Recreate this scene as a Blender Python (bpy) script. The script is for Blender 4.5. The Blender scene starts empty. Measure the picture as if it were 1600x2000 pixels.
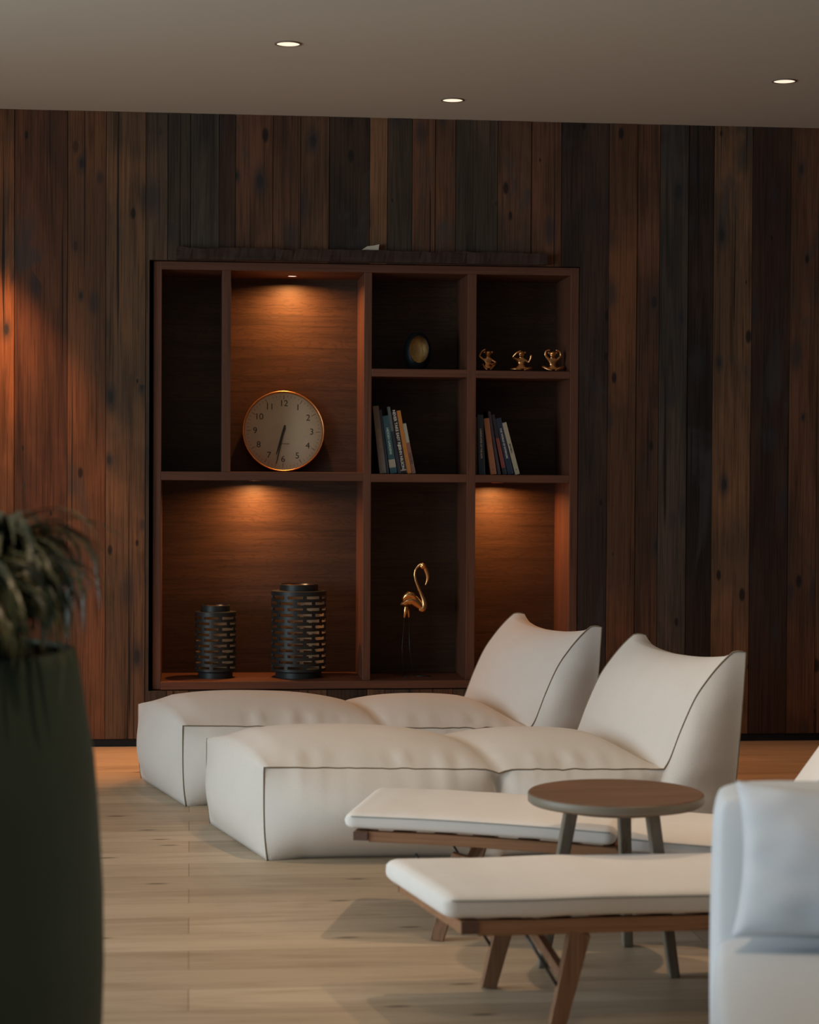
import bpy, bmesh, math, random
from mathutils import Vector, Matrix, noise as mnoise
random.seed(7)
PI = math.pi
sc = bpy.context.scene
COL = sc.collection

# ------------------------------------------------------------------ camera
cam_d = bpy.data.cameras.new('camera')
cam = bpy.data.objects.new('camera', cam_d); COL.objects.link(cam)
yaw, pit, rol = 0.1068, -0.0215, 0.0056
fw = Vector((math.sin(yaw)*math.cos(pit), math.cos(yaw)*math.cos(pit), math.sin(pit)))
rt = Vector((math.cos(yaw), -math.sin(yaw), 0)); up = rt.cross(fw)
rt2 = rt*math.cos(rol)+up*math.sin(rol); up2 = -rt*math.sin(rol)+up*math.cos(rol)
cam.matrix_world = Matrix(((rt2.x, up2.x, -fw.x, 0), (rt2.y, up2.y, -fw.y, -8.96), (rt2.z, up2.z, -fw.z, 1.219), (0, 0, 0, 1)))
cam_d.sensor_fit = 'VERTICAL'; cam_d.sensor_height = 36; cam_d.lens = 72
cam_d.clip_start = 0.05; cam_d.clip_end = 60
cam_d.dof.use_dof = True; cam_d.dof.focus_distance = 8.0; cam_d.dof.aperture_fstop = 4.8
sc.camera = cam

# ------------------------------------------------------------------ world, daylight, exposure
w = bpy.data.worlds.new('world'); sc.world = w; w.use_nodes = True
w.node_tree.nodes['Background'].inputs[0].default_value = (0.55, 0.75, 1.0, 1)
w.node_tree.nodes['Background'].inputs[1].default_value = 0.02
sc.view_settings.view_transform = 'Standard'; sc.view_settings.look = 'None'
sc.view_settings.exposure = 0.08; sc.view_settings.gamma = 1.0
sc.view_settings.use_curve_mapping = False

def area(name, loc, aim, sx, sy, power, col, spread=180):
    d = bpy.data.lights.new(name, 'AREA'); d.shape = 'RECTANGLE'; d.size = sx; d.size_y = sy
    d.energy = power; d.color = col; d.spread = math.radians(spread)
    o = bpy.data.objects.new(name, d); COL.objects.link(o); o.location = loc
    o.rotation_euler = (Vector(aim)-Vector(loc)).to_track_quat('-Z', 'Y').to_euler()
    return o
DAY = (0.80, 0.93, 1.0)
area('window_daylight', (-3.98, -4.3, 1.35), (0.0, -4.3, 1.35), 3.0, 2.3, 118, DAY, 150)
area('window_daylight', (-3.98, -9.3, 1.35), (0.0, -7.9, 1.1), 2.6, 2.3, 42, (0.72, 0.87, 1.0), 96)

def spot(name, loc, power, col, angle, blend=0.6, aim=None, size=0.03):
    d = bpy.data.lights.new(name, 'SPOT'); d.energy = power; d.color = col
    d.spot_size = math.radians(angle); d.spot_blend = blend; d.shadow_soft_size = size
    o = bpy.data.objects.new(name, d); COL.objects.link(o); o.location = loc
    if aim: o.rotation_euler = (Vector(aim)-Vector(loc)).to_track_quat('-Z', 'Y').to_euler()
    return o
WARM = (1.0, 0.52, 0.24); AMBER = (1.0, 0.42, 0.13); ROOM = (1.0, 0.72, 0.48)

# ------------------------------------------------------------------ helpers
def tag(o, label=None, cat=None, group=None, kind=None):
    if label: o['label'] = label
    if cat: o['category'] = cat
    if group: o['group'] = group
    if kind: o['kind'] = kind
    return o
def empty(name, label, cat, loc=(0, 0, 0), rz=0, group=None):
    o = bpy.data.objects.new(name, None); COL.objects.link(o); o.empty_display_size = .05
    o.location = loc; o.rotation_euler = (0, 0, rz); tag(o, label, cat, group); return o
def link(name, me, m, parent=None, smooth=False):
    if m:
        me.materials.append(m)
    if smooth:
        for p in me.polygons: p.use_smooth = True
    o = bpy.data.objects.new(name, me); COL.objects.link(o)
    if parent: o.parent = parent
    return o
def obj(name, bm, m, parent=None, smooth=False, bevel=0, sub=0):
    bmesh.ops.recalc_face_normals(bm, faces=bm.faces)
    me = bpy.data.meshes.new(name); bm.to_mesh(me); bm.free()
    o = link(name, me, m, parent, smooth)
    if bevel:
        b = o.modifiers.new('b', 'BEVEL'); b.width = bevel; b.segments = 2; b.limit_method = 'ANGLE'; b.angle_limit = .6
    if sub:
        s = o.modifiers.new('s', 'SUBSURF'); s.levels = sub; s.render_levels = sub
    return o
def box(bm, x0, x1, y0, y1, z0, z1, M=None):
    v = [bm.verts.new(Vector(p) if M is None else M @ Vector(p)) for p in
         ((x0, y0, z0), (x1, y0, z0), (x1, y1, z0), (x0, y1, z0), (x0, y0, z1), (x1, y0, z1), (x1, y1, z1), (x0, y1, z1))]
    fs = [bm.faces.new([v[i] for i in f]) for f in ((3, 2, 1, 0), (4, 5, 6, 7), (0, 1, 5, 4), (1, 2, 6, 5), (2, 3, 7, 6), (3, 0, 4, 7))]
    return fs
def boxo(name, d, m, parent=None, bevel=0.002):
    bm = bmesh.new(); box(bm, *d); return obj(name, bm, m, parent, bevel=bevel)
def beam(bm, p, q, w0, h0, w1=None, h1=None, side=(0, 1, 0)):
    """tapered square bar from p to q"""
    p = Vector(p); q = Vector(q); w1 = w1 or w0; h1 = h1 or h0
    s = Vector(side); d = (q-p).normalized(); a = d.cross(s).normalized()
    vs = []
    for c, ww, hh in ((p, w0, h0), (q, w1, h1)):
        for sa, sb in ((-1, -1), (1, -1), (1, 1), (-1, 1)):
            vs.append(bm.verts.new(c+a*sa*ww/2+s*sb*hh/2))
    for f in ((0, 1, 2, 3), (7, 6, 5, 4), (0, 4, 5, 1), (1, 5, 6, 2), (2, 6, 7, 3), (3, 7, 4, 0)): bm.faces.new([vs[i] for i in f])
def catmull(P, n):
    out = []
    P = [Vector(p) for p in P]
    for i in range(len(P)-1):
        p0 = P[max(i-1, 0)]; p1 = P[i]; p2 = P[i+1]; p3 = P[min(i+2, len(P)-1)]
        for k in range(n):
            t = k/n
            out.append(.5*((2*p1)+(p2-p0)*t+(2*p0-5*p1+4*p2-p3)*t*t+(3*p1-3*p2+p3-p0)*t**3))
    out.append(P[-1].copy()); return out
def tube(bm, pts, radii, seg=10, n=1, closed=False, flat=1.0, cap=True):
    """tube along points, radii a number or a list; flat squashes across"""
    if not hasattr(radii, '__len__'): radii = [radii]*len(pts)
    if n > 1:
        R = catmull([(r, 0, 0) for r in radii], n); pts = catmull(pts, n); radii = [max(r.x, 1e-5) for r in R]
    pts = [Vector(p) for p in pts]; N = len(pts)
    t0 = (pts[1]-pts[0]).normalized(); ref = Vector((0, 1, 0)) if abs(t0.y) < .9 else Vector((1, 0, 0))
    a = t0.cross(ref).normalized(); rings = []
    for i, p in enumerate(pts):
        if closed: t = (pts[(i+1) % N]-pts[i-1]).normalized()
        else: t = (pts[min(i+1, N-1)]-pts[max(i-1, 0)]).normalized()
        a = (a-t*a.dot(t)).normalized(); b = t.cross(a)
        rings.append([bm.verts.new(p+(a*math.cos(2*PI*k/seg)+b*flat*math.sin(2*PI*k/seg))*radii[i]) for k in range(seg)])
    for i in range(N if closed else N-1):
        A = rings[i]; B = rings[(i+1) % N]
        for k in range(seg): bm.faces.new((A[k], A[(k+1) % seg], B[(k+1) % seg], B[k]))
    if cap and not closed:
        bm.faces.new(rings[0][::-1]); bm.faces.new(rings[-1])
def lathe(bm, prof, seg=48, c=(0, 0, 0)):
    rings = []
    for r, z in prof:
        if r < 1e-6: rings.append([bm.verts.new((c[0], c[1], c[2]+z))])
        else: rings.append([bm.verts.new((c[0]+r*math.cos(2*PI*k/seg), c[1]+r*math.sin(2*PI*k/seg), c[2]+z)) for k in range(seg)])
    for A, B in zip(rings, rings[1:]):
        for k in range(seg):
            k2 = (k+1) % seg
            if len(A) == 1 and len(B) == 1: continue
            if len(A) == 1: bm.faces.new((A[0], B[k2], B[k]))
            elif len(B) == 1: bm.faces.new((A[k], A[k2], B[0]))
            else: bm.faces.new((A[k], A[k2], B[k2], B[k]))
def ball(bm, c, r, seg=16, ring=10, M=None):
    m = Matrix.Translation(c) @ (M or Matrix()) @ Matrix.Diagonal((*r, 1)) if hasattr(r, '__len__') else Matrix.Translation(c) @ Matrix.Scale(r, 4)
    bmesh.ops.create_uvsphere(bm, u_segments=seg, v_segments=ring, radius=1, matrix=m)
def text_mesh(s, size, parent, m, name, depth=0.0003, align='CENTER', M=None, bold=0):
    cu = bpy.data.curves.new('t', 'FONT'); cu.body = s; cu.size = size; cu.align_x = align; cu.align_y = 'CENTER'; cu.extrude = depth
    cu.offset = bold
    o = bpy.data.objects.new('t', cu); COL.objects.link(o)
    dg = bpy.context.evaluated_depsgraph_get(); me = bpy.data.meshes.new_from_object(o.evaluated_get(dg))
    bpy.data.objects.remove(o)
    if M: me.transform(M)
    me.materials.clear()
    return link(name, me, m, parent)

# ------------------------------------------------------------------ materials
def new(name):
    m = bpy.data.materials.new(name); m.use_nodes = True; nt = m.node_tree
    return m, nt, nt.nodes['Principled BSDF']
def nd(nt, t, **k):
    n = nt.nodes.new(t)
    for a, b in k.items(): setattr(n, a, b)
    return n
def mix(nt, a, b, f, mode='MIX'):
    n = nd(nt, 'ShaderNodeMix', data_type='RGBA', blend_type=mode)
    for s, v in ((6, a), (7, b), (0, f)):
        if hasattr(v, 'type') or hasattr(v, 'is_linked'): nt.links.new(v, n.inputs[s])
        elif s == 0: n.inputs[0].default_value = v
        else: n.inputs[s].default_value = (*v, 1)
    return n.outputs[2]
def coords(nt, scale, off=None, rot=(0, 0, 0)):
    tc = nd(nt, 'ShaderNodeTexCoord'); mp = nd(nt, 'ShaderNodeMapping'); mp.inputs['Scale'].default_value = scale
    mp.inputs['Rotation'].default_value = rot
    src = tc.outputs['Object']
    if off is not None:
        va = nd(nt, 'ShaderNodeVectorMath', operation='ADD'); nt.links.new(src, va.inputs[0]); nt.links.new(off, va.inputs[1]); src = va.outputs[0]
    nt.links.new(src, mp.inputs[0]); return mp.outputs[0]
def noise(nt, vec, scale=1, detail=4, rough=.6, dist=0):
    n = nd(nt, 'ShaderNodeTexNoise'); n.inputs['Scale'].default_value = scale; n.inputs['Detail'].default_value = detail
    n.inputs['Roughness'].default_value = rough; n.inputs['Distortion'].default_value = dist
    nt.links.new(vec, n.inputs['Vector']); return n.outputs['Fac']
def rng(nt, v, a, b, c=0, d=1):
    n = nd(nt, 'ShaderNodeMapRange'); n.interpolation_type = 'SMOOTHSTEP'
    for i, x in enumerate((a, b, c, d)): n.inputs[i+1].default_value = x
    nt.links.new(v, n.inputs[0]); return n.outputs[0]
def bump(nt, bs, h, strength=.3, dist=.002):
    b = nd(nt, 'ShaderNodeBump'); b.inputs['Strength'].default_value = strength; b.inputs['Distance'].default_value = dist
    nt.links.new(h, b.inputs['Height']); nt.links.new(b.outputs[0], bs.inputs['Normal'])
def plain(name, col, rough=.6, metal=0, var=.08, sc_=20, spec=.5):
    m, nt, bs = new(name)
    f = noise(nt, coords(nt, (1, 1, 1)), sc_, 4)
    c = mix(nt, tuple(x*(1-var) for x in col), tuple(min(1, x*(1+var)) for x in col), f)
    nt.links.new(c, bs.inputs['Base Color']); bs.inputs['Roughness'].default_value = rough; bs.inputs['Metallic'].default_value = metal
    bs.inputs['Specular IOR Level'].default_value = spec
    return m
def fabric(name, col, warp=1500, var=.05):
    m, nt, bs = new(name)
    f = noise(nt, coords(nt, (1, 1, 1)), 9, 3)
    g = noise(nt, coords(nt, (1, 1, 1)), 420, 2)
    c = mix(nt, tuple(x*(1-var) for x in col), tuple(min(1, x*(1+var)) for x in col), f)
    c = mix(nt, c, tuple(x*.86 for x in col), rng(nt, g, .45, .75, 0, .6))
    nt.links.new(c, bs.inputs['Base Color']); bs.inputs['Roughness'].default_value = .92
    bs.inputs['Specular IOR Level'].default_value = .15
    bs.inputs['Sheen Weight'].default_value = .12
    bump(nt, bs, g, .25, .0006)
    return m
def wood(name, ca, cb, axis, rough=.5, s=1.0, knots=False, bstr=.25, spec=.4):
    m, nt, bs = new(name)
    sc1 = [9*s]*3; sc1['xyz'.index(axis)] = .9*s
    sc2 = [120*s]*3; sc2['xyz'.index(axis)] = 3*s
    a = noise(nt, coords(nt, sc1), 1, 5, .6, 1.2)
    b = noise(nt, coords(nt, sc2), 1, 3, .6, .3)
    c = mix(nt, ca, cb, rng(nt, a, .3, .7))
    c = mix(nt, c, tuple(x*.55 for x in ca), rng(nt, b, .45, .75, 0, .75))
    if knots:
        wv = nd(nt, 'ShaderNodeTexWave'); wv.wave_type = 'BANDS'; wv.bands_direction = 'Z'
        wv.inputs['Scale'].default_value = 14; wv.inputs['Distortion'].default_value = 22; wv.inputs['Detail'].default_value = 3
        wv.inputs['Detail Scale'].default_value = 1.3
        nt.links.new(coords(nt, (.35, 1, 1.3)), wv.inputs['Vector'])
        c = mix(nt, c, tuple(x*.5 for x in ca), rng(nt, wv.outputs['Fac'], .72, 1.0, 0, .38))
    nt.links.new(c, bs.inputs['Base Color']); bs.inputs['Roughness'].default_value = rough
    bs.inputs['Specular IOR Level'].default_value = spec
    bump(nt, bs, b, bstr, .001)
    return m

M_shelf_v = wood('stained_oak_upright', (.110, .042, .022), (.145, .056, .030), 'z', .55)
M_shelf_h = wood('stained_oak_shelf', (.110, .042, .022), (.145, .056, .030), 'x', .55)
M_back = wood('shade_darkened_oak_back', (.052, .026, .015), (.080, .040, .021), 'x', .5, 1.0, True)  # same oak as the frame, darkened to paint shade into the unlit bays
M_lounge_wood = wood('lounger_oak', (.26, .125, .06), (.34, .17, .085), 'x', .5)
M_leg_wood = wood('lounger_leg_oak', (.19, .095, .050), (.25, .13, .07), 'z', .5)
M_endgrain = wood('dark_end_grain', (.10, .05, .035), (.14, .07, .045), 'y', .6)
M_table_top = wood('table_walnut', (.135, .075, .046), (.18, .098, .06), 'x', .5)
M_table_leg = wood('table_leg_ash', (.16, .135, .10), (.21, .175, .13), 'z', .5)
M_beam = wood('rough_beam', (.030, .017, .012), (.050, .026, .017), 'x', .85, .7, False, .8)
M_bean = fabric('cream_canvas', (.70, .645, .585))
M_matt = fabric('off_white_canvas', (.74, .695, .65))
M_sofa = fabric('pale_blue_linen', (.55, .575, .60))
M_pillow = fabric('pale_blue_pillow_linen', (.54, .57, .60), var=.1)
M_pipe = plain('taupe_piping', (.23, .18, .125), .9)
M_pipe2 = plain('grey_seam', (.34, .35, .33), .9)
M_darkmetal = plain('blackened_metal', (.027, .033, .034), .45, .4)
M_shell = plain('smoked_metal', (.014, .018, .022), .35, .4)
M_lit_inside = plain('lamplit_tan_inside', (.42, .30, .17), .5, .3)  # tan paints lamplight onto the lanterns' dark inner walls
M_rod = plain('dark_steel_rod', (.07, .075, .075), .35, .8)
M_gold = plain('polished_brass', (.80, .46, .20), .24, 1, .1, 60)
M_gold2 = plain('copper_gold', (.85, .42, .17), .28, 1, .15, 90)
M_black = plain('black_plinth', (.006, .006, .007), .8)
M_white = plain('lamp_trim_grey', (.22, .18, .14), .5)
M_paper = plain('book_pages', (.55, .50, .40), .9)
M_card = plain('cream_card', (.55, .50, .40), .8)
M_plaster = plain('painted_ceiling', (.58, .55, .47), .9, 0, .02, 3, .2)
M_sidewall = plain('painted_side_wall', (.10, .09, .08), .9)
M_planter = plain('glazed_planter', (.045, .062, .043), .6, 0, .25, 2.0, .2)
M_soil = plain('potting_soil', (.02, .014, .01), 1, spec=.02)
def emis(name, col, s):
    m, nt, bs = new(name)
    bs.inputs['Base Color'].default_value = (*col, 1); bs.inputs['Emission Color'].default_value = (*col, 1); bs.inputs['Emission Strength'].default_value = s
    return m
M_lens = emis('lamp_lens', (1.0, .80, .62), 1.0)
M_lens2 = emis('shelf_lamp_lens', (1.0, .80, .66), 1.6)

def leafmat():
    m, nt, bs = new('dark_green_leaf')
    f = noise(nt, coords(nt, (1, 1, 1)), 14, 3)
    c = mix(nt, (.012, .030, .018), (.17, .16, .07), rng(nt, f, .35, .7))
    nt.links.new(c, bs.inputs['Base Color']); bs.inputs['Roughness'].default_value = .38
    return m
M_leaf = leafmat()

def wallmat():
    m, nt, bs = new('reclaimed_planks')
    at = nd(nt, 'ShaderNodeAttribute', attribute_name='plank'); sd = nd(nt, 'ShaderNodeAttribute', attribute_name='seed')
    off = sd.outputs['Vector']
    base = mix(nt, at.outputs['Color'], (.70, .66, .63), 1.0, 'MULTIPLY')
    big = noise(nt, coords(nt, (2.2, 2.2, .9), off), 1, 4, .6, .5)        # tone patches
    med = noise(nt, coords(nt, (22, 22, 1.1), off), 1, 5, .62, .8)       # streaks
    fin = noise(nt, coords(nt, (190, 190, 3.2), off), 1, 3, .6, .4)       # grain
    c = mix(nt, base, (.45, .45, .45), rng(nt, big, .35, .7, 0, .0))
    c = mix(nt, c, (2.0, 1.7, 1.5), rng(nt, big, .40, .66, 0, 1), 'MULTIPLY')
    c = mix(nt, c, (.44, .44, .45), rng(nt, med, .46, .72, 0, .85), 'MULTIPLY')
    c = mix(nt, c, (.45, .43, .42), rng(nt, fin, .42, .70, 0, .85), 'MULTIPLY')
    # weathered grey-blue stains
    st = noise(nt, coords(nt, (3.5, 3.5, 1.4), off), 1, 4, .7, .6)
    c = mix(nt, c, (.046, .045, .043), rng(nt, st, .56, .70, 0, .65))
    # knots
    vo = nd(nt, 'ShaderNodeTexVoronoi', voronoi_dimensions='2D'); vo.inputs['Scale'].default_value = 1
    sx = nd(nt, 'ShaderNodeSeparateXYZ'); cx = nd(nt, 'ShaderNodeCombineXYZ'); nt.links.new(coords(nt, (8, 1, 3.6), off), sx.inputs[0])
    nt.links.new(sx.outputs[0], cx.inputs[0]); nt.links.new(sx.outputs[2], cx.inputs[1]); nt.links.new(cx.outputs[0], vo.inputs['Vector'])
    sep = nd(nt, 'ShaderNodeSeparateColor'); nt.links.new(vo.outputs['Color'], sep.inputs[0])
    ad = nd(nt, 'ShaderNodeMath', operation='MULTIPLY_ADD'); nt.links.new(sep.outputs[2], ad.inputs[0]); ad.inputs[1].default_value = 1.3; ad.inputs[2].default_value = .25
    dv = nd(nt, 'ShaderNodeMath', operation='DIVIDE'); nt.links.new(vo.outputs['Distance'], dv.inputs[0]); nt.links.new(ad.outputs[0], dv.inputs[1])
    kz = nd(nt, 'ShaderNodeMath', operation='MULTIPLY'); nt.links.new(rng(nt, dv.outputs[0], .05, .11, .9, 0), kz.inputs[0]); nt.links.new(rng(nt, sep.outputs[0], .60, .65), kz.inputs[1])
    c = mix(nt, c, (.012, .009, .008), kz.outputs[0])
    kh = nd(nt, 'ShaderNodeMath', operation='MULTIPLY'); nt.links.new(rng(nt, dv.outputs[0], .05, .28, .7, 0), kh.inputs[0]); nt.links.new(rng(nt, sep.outputs[1], .66, .74), kh.inputs[1])
    c = mix(nt, c, (.030, .028, .030), kh.outputs[0])
    # long thin drying cracks
    ck = noise(nt, coords(nt, (60, 60, .55), off), 1, 2, .5, .3)
    c = mix(nt, c, (.01, .009, .009), rng(nt, ck, .66, .70, 0, .9))
    nt.links.new(c, bs.inputs['Base Color']); bs.inputs['Roughness'].default_value = .72; bs.inputs['Specular IOR Level'].default_value = .25
    bump(nt, bs, fin, .5, .0015)
    return m
M_wall = wallmat()

def floormat():
    m, nt, bs = new('oak_floor_boards')
    br = nd(nt, 'ShaderNodeTexBrick'); br.offset = .37; br.inputs['Scale'].default_value = 1
    br.inputs['Brick Width'].default_value = 2.1; br.inputs['Row Height'].default_value = .19; br.inputs['Mortar Size'].default_value = .0012
    br.inputs['Mortar Smooth'].default_value = .1; br.inputs['Bias'].default_value = 0
    br.inputs['Color1'].default_value = (.0, .0, .0, 1); br.inputs['Color2'].default_value = (1, 1, 1, 1); br.inputs['Mortar'].default_value = (.5, .5, .5, 1)
    nt.links.new(coords(nt, (1, 1, 1)), br.inputs['Vector'])
    c = mix(nt, (.42, .32, .22), (.56, .44, .31), br.outputs['Color'])
    a = noise(nt, coords(nt, (1.1, 9, 1)), 1, 5, .6, 1.0)
    c = mix(nt, c, (.62, .55, .50), rng(nt, a, .42, .75, 0, .65), 'MULTIPLY')
    b = noise(nt, coords(nt, (5, 130, 1)), 1, 3, .6, .4)
    c = mix(nt, c, (.66, .62, .58), rng(nt, b, .45, .8, 0, .6), 'MULTIPLY')
    vo = nd(nt, 'ShaderNodeTexVoronoi', voronoi_dimensions='2D'); vo.inputs['Scale'].default_value = 1; nt.links.new(coords(nt, (1.5, 5.2, 0.01)), vo.inputs['Vector'])
    sep = nd(nt, 'ShaderNodeSeparateColor'); nt.links.new(vo.outputs['Color'], sep.inputs[0])
    k = nd(nt, 'ShaderNodeMath', operation='MULTIPLY'); nt.links.new(rng(nt, vo.outputs['Distance'], .015, .07, .75, 0), k.inputs[0]); nt.links.new(rng(nt, sep.outputs[0], .55, .6), k.inputs[1])
    c = mix(nt, c, (.05, .035, .025), k.outputs[0])
    c = mix(nt, c, (.16, .11, .07), rng(nt, br.outputs['Fac'], .2, .9, 0, .8))
    nt.links.new(c, bs.inputs['Base Color']); bs.inputs['Roughness'].default_value = .5; bs.inputs['Specular IOR Level'].default_value = .35
    bump(nt, bs, b, .15, .001)
    return m
M_floor = floormat()

# ------------------------------------------------------------------ the room
X0, X1, Y0, Hc = -4.0, 5.0, -12.5, 2.75
def struct(o): o['kind'] = 'structure'; return o
struct(boxo('floor', (X0, X1, Y0, .5, -.1, 0), M_floor, bevel=0))
struct(boxo('ceiling', (X0-.2, X1+.2, Y0-.2, .7, Hc, Hc+.15), M_plaster, bevel=0))
struct(boxo('wall_right', (X1, X1+.2, Y0, .5, 0, Hc), M_sidewall, bevel=0))
struct(boxo('wall_front', (X0, X1, Y0-.2, Y0, 0, Hc), M_sidewall, bevel=0))
bm = bmesh.new()                                   # left wall round the window opening
box(bm, X0-.2, X0, -2.75, .5, 0, Hc); box(bm, X0-.2, X0, Y0, -10.65, 0, Hc); box(bm, X0-.2, X0, -7.95, -5.85, 0, Hc)

for a_, b_ in ((-5.85, -2.75), (-10.65, -7.95)): box(bm, X0-.2, X0, a_, b_, 0, .15); box(bm, X0-.2, X0, a_, b_, 2.55, Hc)
struct(obj('wall_left', bm, M_sidewall))
for nm_, a_, b_ in (('window_1', -5.85, -2.75), ('window_2', -10.65, -7.95)):
    bm = bmesh.new()
    for q in range(4):
        y = a_+(b_-.06-a_)*q/3; box(bm, X0-.12, X0-.05, y, y+.06, .15, 2.55)
    box(bm, X0-.12, X0-.05, a_, b_, .15, .21); box(bm, X0-.12, X0-.05, a_, b_, 2.49, 2.55)
    struct(obj(nm_, bm, M_black))

planks = [-1.60, -1.42, -1.25, -1.05, -.903, -.755, -.529, -.365, -.194, -.1, -.003, .121, .192, .354, .475, .6, .777, .856, .964, 1.066, 1.157, 1.343,
          1.492, 1.629, 1.843, 1.97, 2.074, 2.202, 2.319, 2.494, 2.67, 2.799, 2.95, 3.08, 3.25, 3.38, 3.53]
RB = (.150, .075, .040); BR = (.115, .062, .038); DK = (.050, .032, .024); GR = (.082, .062, .046); TN = (.165, .100, .058); OR = (.19, .090, .042); BL = (.072, .062, .052)
tone = [BR, GR, RB, BR, OR, (.105, .050, .030), RB, TN, GR, GR, BL, DK, BR, BR, (.13, .075, .045), (.05, .035, .026), TN, GR, BR, BR, GR, (.12, .07, .045),
        BR, (.055, .038, .03), RB, BR, BL, (.038, .026, .02), TN, (.065, .036, .026), BR, TN, DK, BR, GR, TN]
def wallplanks(x0=-2.0, x1=3.6):
    P = [-4.0]
    while P[-1] < -1.85: P.append(P[-1]+random.uniform(.13, .22))
    P = P[:-1]+planks; T = [random.choice([BR, GR, RB, TN, DK]) for _ in range(len(P)-len(planks))]+tone
    while P[-1] < 4.85: P.append(P[-1]+random.uniform(.13, .22)); T.append(random.choice([BR, GR, RB, TN, DK]))
    bm = bmesh.new(); cl = bm.loops.layers.float_color.new('plank'); sl = bm.loops.layers.float_color.new('seed')
    ox0, ox1, oz0, oz1 = -.178, 1.7195, .242, 2.1145
    for i in range(len(P)-1):
        a, b = P[i]+.0012, P[i+1]-.0012; c = T[i % len(T)]; s = (random.uniform(0, 40), random.uniform(0, 40), random.uniform(0, 40), 1)
        yo = random.uniform(-.003, .003)
        def put(a, b, z0, z1):
            if b-a < .004: return
            for f in box(bm, a, b, yo, .035, z0, z1):
                for l in f.loops: l[cl] = (*c, 1); l[sl] = s
        if b <= ox0 or a >= ox1: put(a, b, .035, Hc); continue
        if a < ox0: put(a, ox0, .035, Hc)
        if b > ox1: put(ox1, b, .035, Hc)
        aa, bb = max(a, ox0), min(b, ox1)
        put(aa, bb, oz1, Hc); put(aa, bb, .035, oz0)
    # masonry behind the boards, with the niche that holds the shelves
    for d in ((X0, ox0-.004, .035, .5, 0, Hc), (ox1+.004, X1, .035, .5, 0, Hc), (ox0-.004, ox1+.004, .035, .5, oz1+.004, Hc), (ox0-.004, ox1+.004, .035, .5, 0, oz0-.004), (ox0-.004, ox1+.004, .45, .5, oz0, oz1)):
        for f in box(bm, *d):
            for l in f.loops: l[cl] = (.01, .008, .008, 1); l[sl] = (0, 0, 0, 1)
    return obj('wall_back', bm, M_wall)
struct(wallplanks())
bm = bmesh.new(); box(bm, X0, -.2, .012, .034, 0, .034); box(bm, -.2, 1.73, .012, .034, 0, .034); box(bm, 1.73, X1, .012, .034, 0, .034)
struct(obj('shadow_plinth_back', bm, M_black))  # recessed plinth, its black paints the shadow gap under the boards

# ------------------------------------------------------------------ recessed ceiling lights
def downlight(x, y, label, power, lit=True, angle=62, aim=None, col=WARM):
    t = empty('ceiling_downlight', label, 'ceiling light', (x, y, Hc), group='recessed ceiling downlights')
    bm = bmesh.new(); lathe(bm, [(.042, -.0005), (.0495, -.0005), (.0495, -.003), (.042, -.004), (.042, -.0005)], 40)
    obj('trim_ring', bm, M_white, t, True)
    bm = bmesh.new(); lathe(bm, [(0, -.0012), (.042, -.0012)], 40); obj('lens', bm, M_lens, t)
    s = spot('downlight_beam', (x, y, Hc-.012), power, col, angle, .75, aim, .04); return t
downlight(.347, -1.519, 'recessed round downlight, leftmost of the three on the ceiling', 20)
downlight(1.08, -.478, 'recessed round downlight, middle and closest to the plank wall', 12)
downlight(2.32, -1.069, 'recessed round downlight, rightmost of the three on the ceiling', 85, col=(1.0, .42, .17))
# lamps of the same ceiling outside the frame
spot('downlight_beam', (-1.0, -.42, Hc-.02), 210, (1.0, .42, .15), 54, .6, (-.88, -.06, 0.2))
spot('downlight_beam', (.95, -3.2, Hc-.02), 60, ROOM, 80, .8)
spot('downlight_beam', (1.75, -4.4, Hc-.02), 64, ROOM, 80, .8)
spot('downlight_beam', (.6, -6.2, Hc-.02), 55, ROOM, 80, .8)
spot('downlight_beam', (-1.2, -4.0, Hc-.02), 44, ROOM, 80, .8)

# ------------------------------------------------------------------ bookshelf
bs_ = empty('bookshelf', 'dark stained oak bookshelf recessed into the plank wall, lit by small spots', 'bookshelf', (.78, .2, .245))
def sp(name, d, m, bevel=.0015):
    bm = bmesh.new(); box(bm, *d); o = obj(name, bm, m, bs_, bevel=bevel); o.matrix_parent_inverse = Matrix.Translation((-.78, -.2, -.245)); return o
YF, YB = .03, .405
sp('back_panel', (-.16, 1.716, YB, YB+.012, .246, 2.112), M_back)
sp('side_panel', (-.161, -.125, YF, YB, .246, 2.112), M_shelf_v); sp('side_panel', (1.68, 1.717, YF, YB, .246, 2.112), M_shelf_v)
sp('top_panel', (-.125, 1.68, YF, YB, 2.077, 2.112), M_shelf_h); sp('bottom_panel', (-.125, 1.68, YF-.02, YB, .246, .281), M_shelf_h)
sp('upright', (.759, .793, YF, YB, .281, 2.077), M_shelf_v); sp('upright', (1.218, 1.257, YF, YB, .281, 2.077), M_shelf_v)
sp('upright', (.137, .175, YF, YB, 1.198, 2.077), M_shelf_v)
sp('shelf', (-.125, .759, YF, YB, 1.160, 1.198), M_shelf_h)
sp('shelf', (.793, 1.218, YF, YB, 1.621, 1.655), M_shelf_h); sp('shelf', (1.257, 1.68, YF, YB, 1.619, 1.652), M_shelf_h)
sp('shelf', (.793, 1.218, YF, YB, 1.156, 1.192), M_shelf_h); sp('shelf', (1.257, 1.68, YF, YB, 1.156, 1.190), M_shelf_h)

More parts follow.
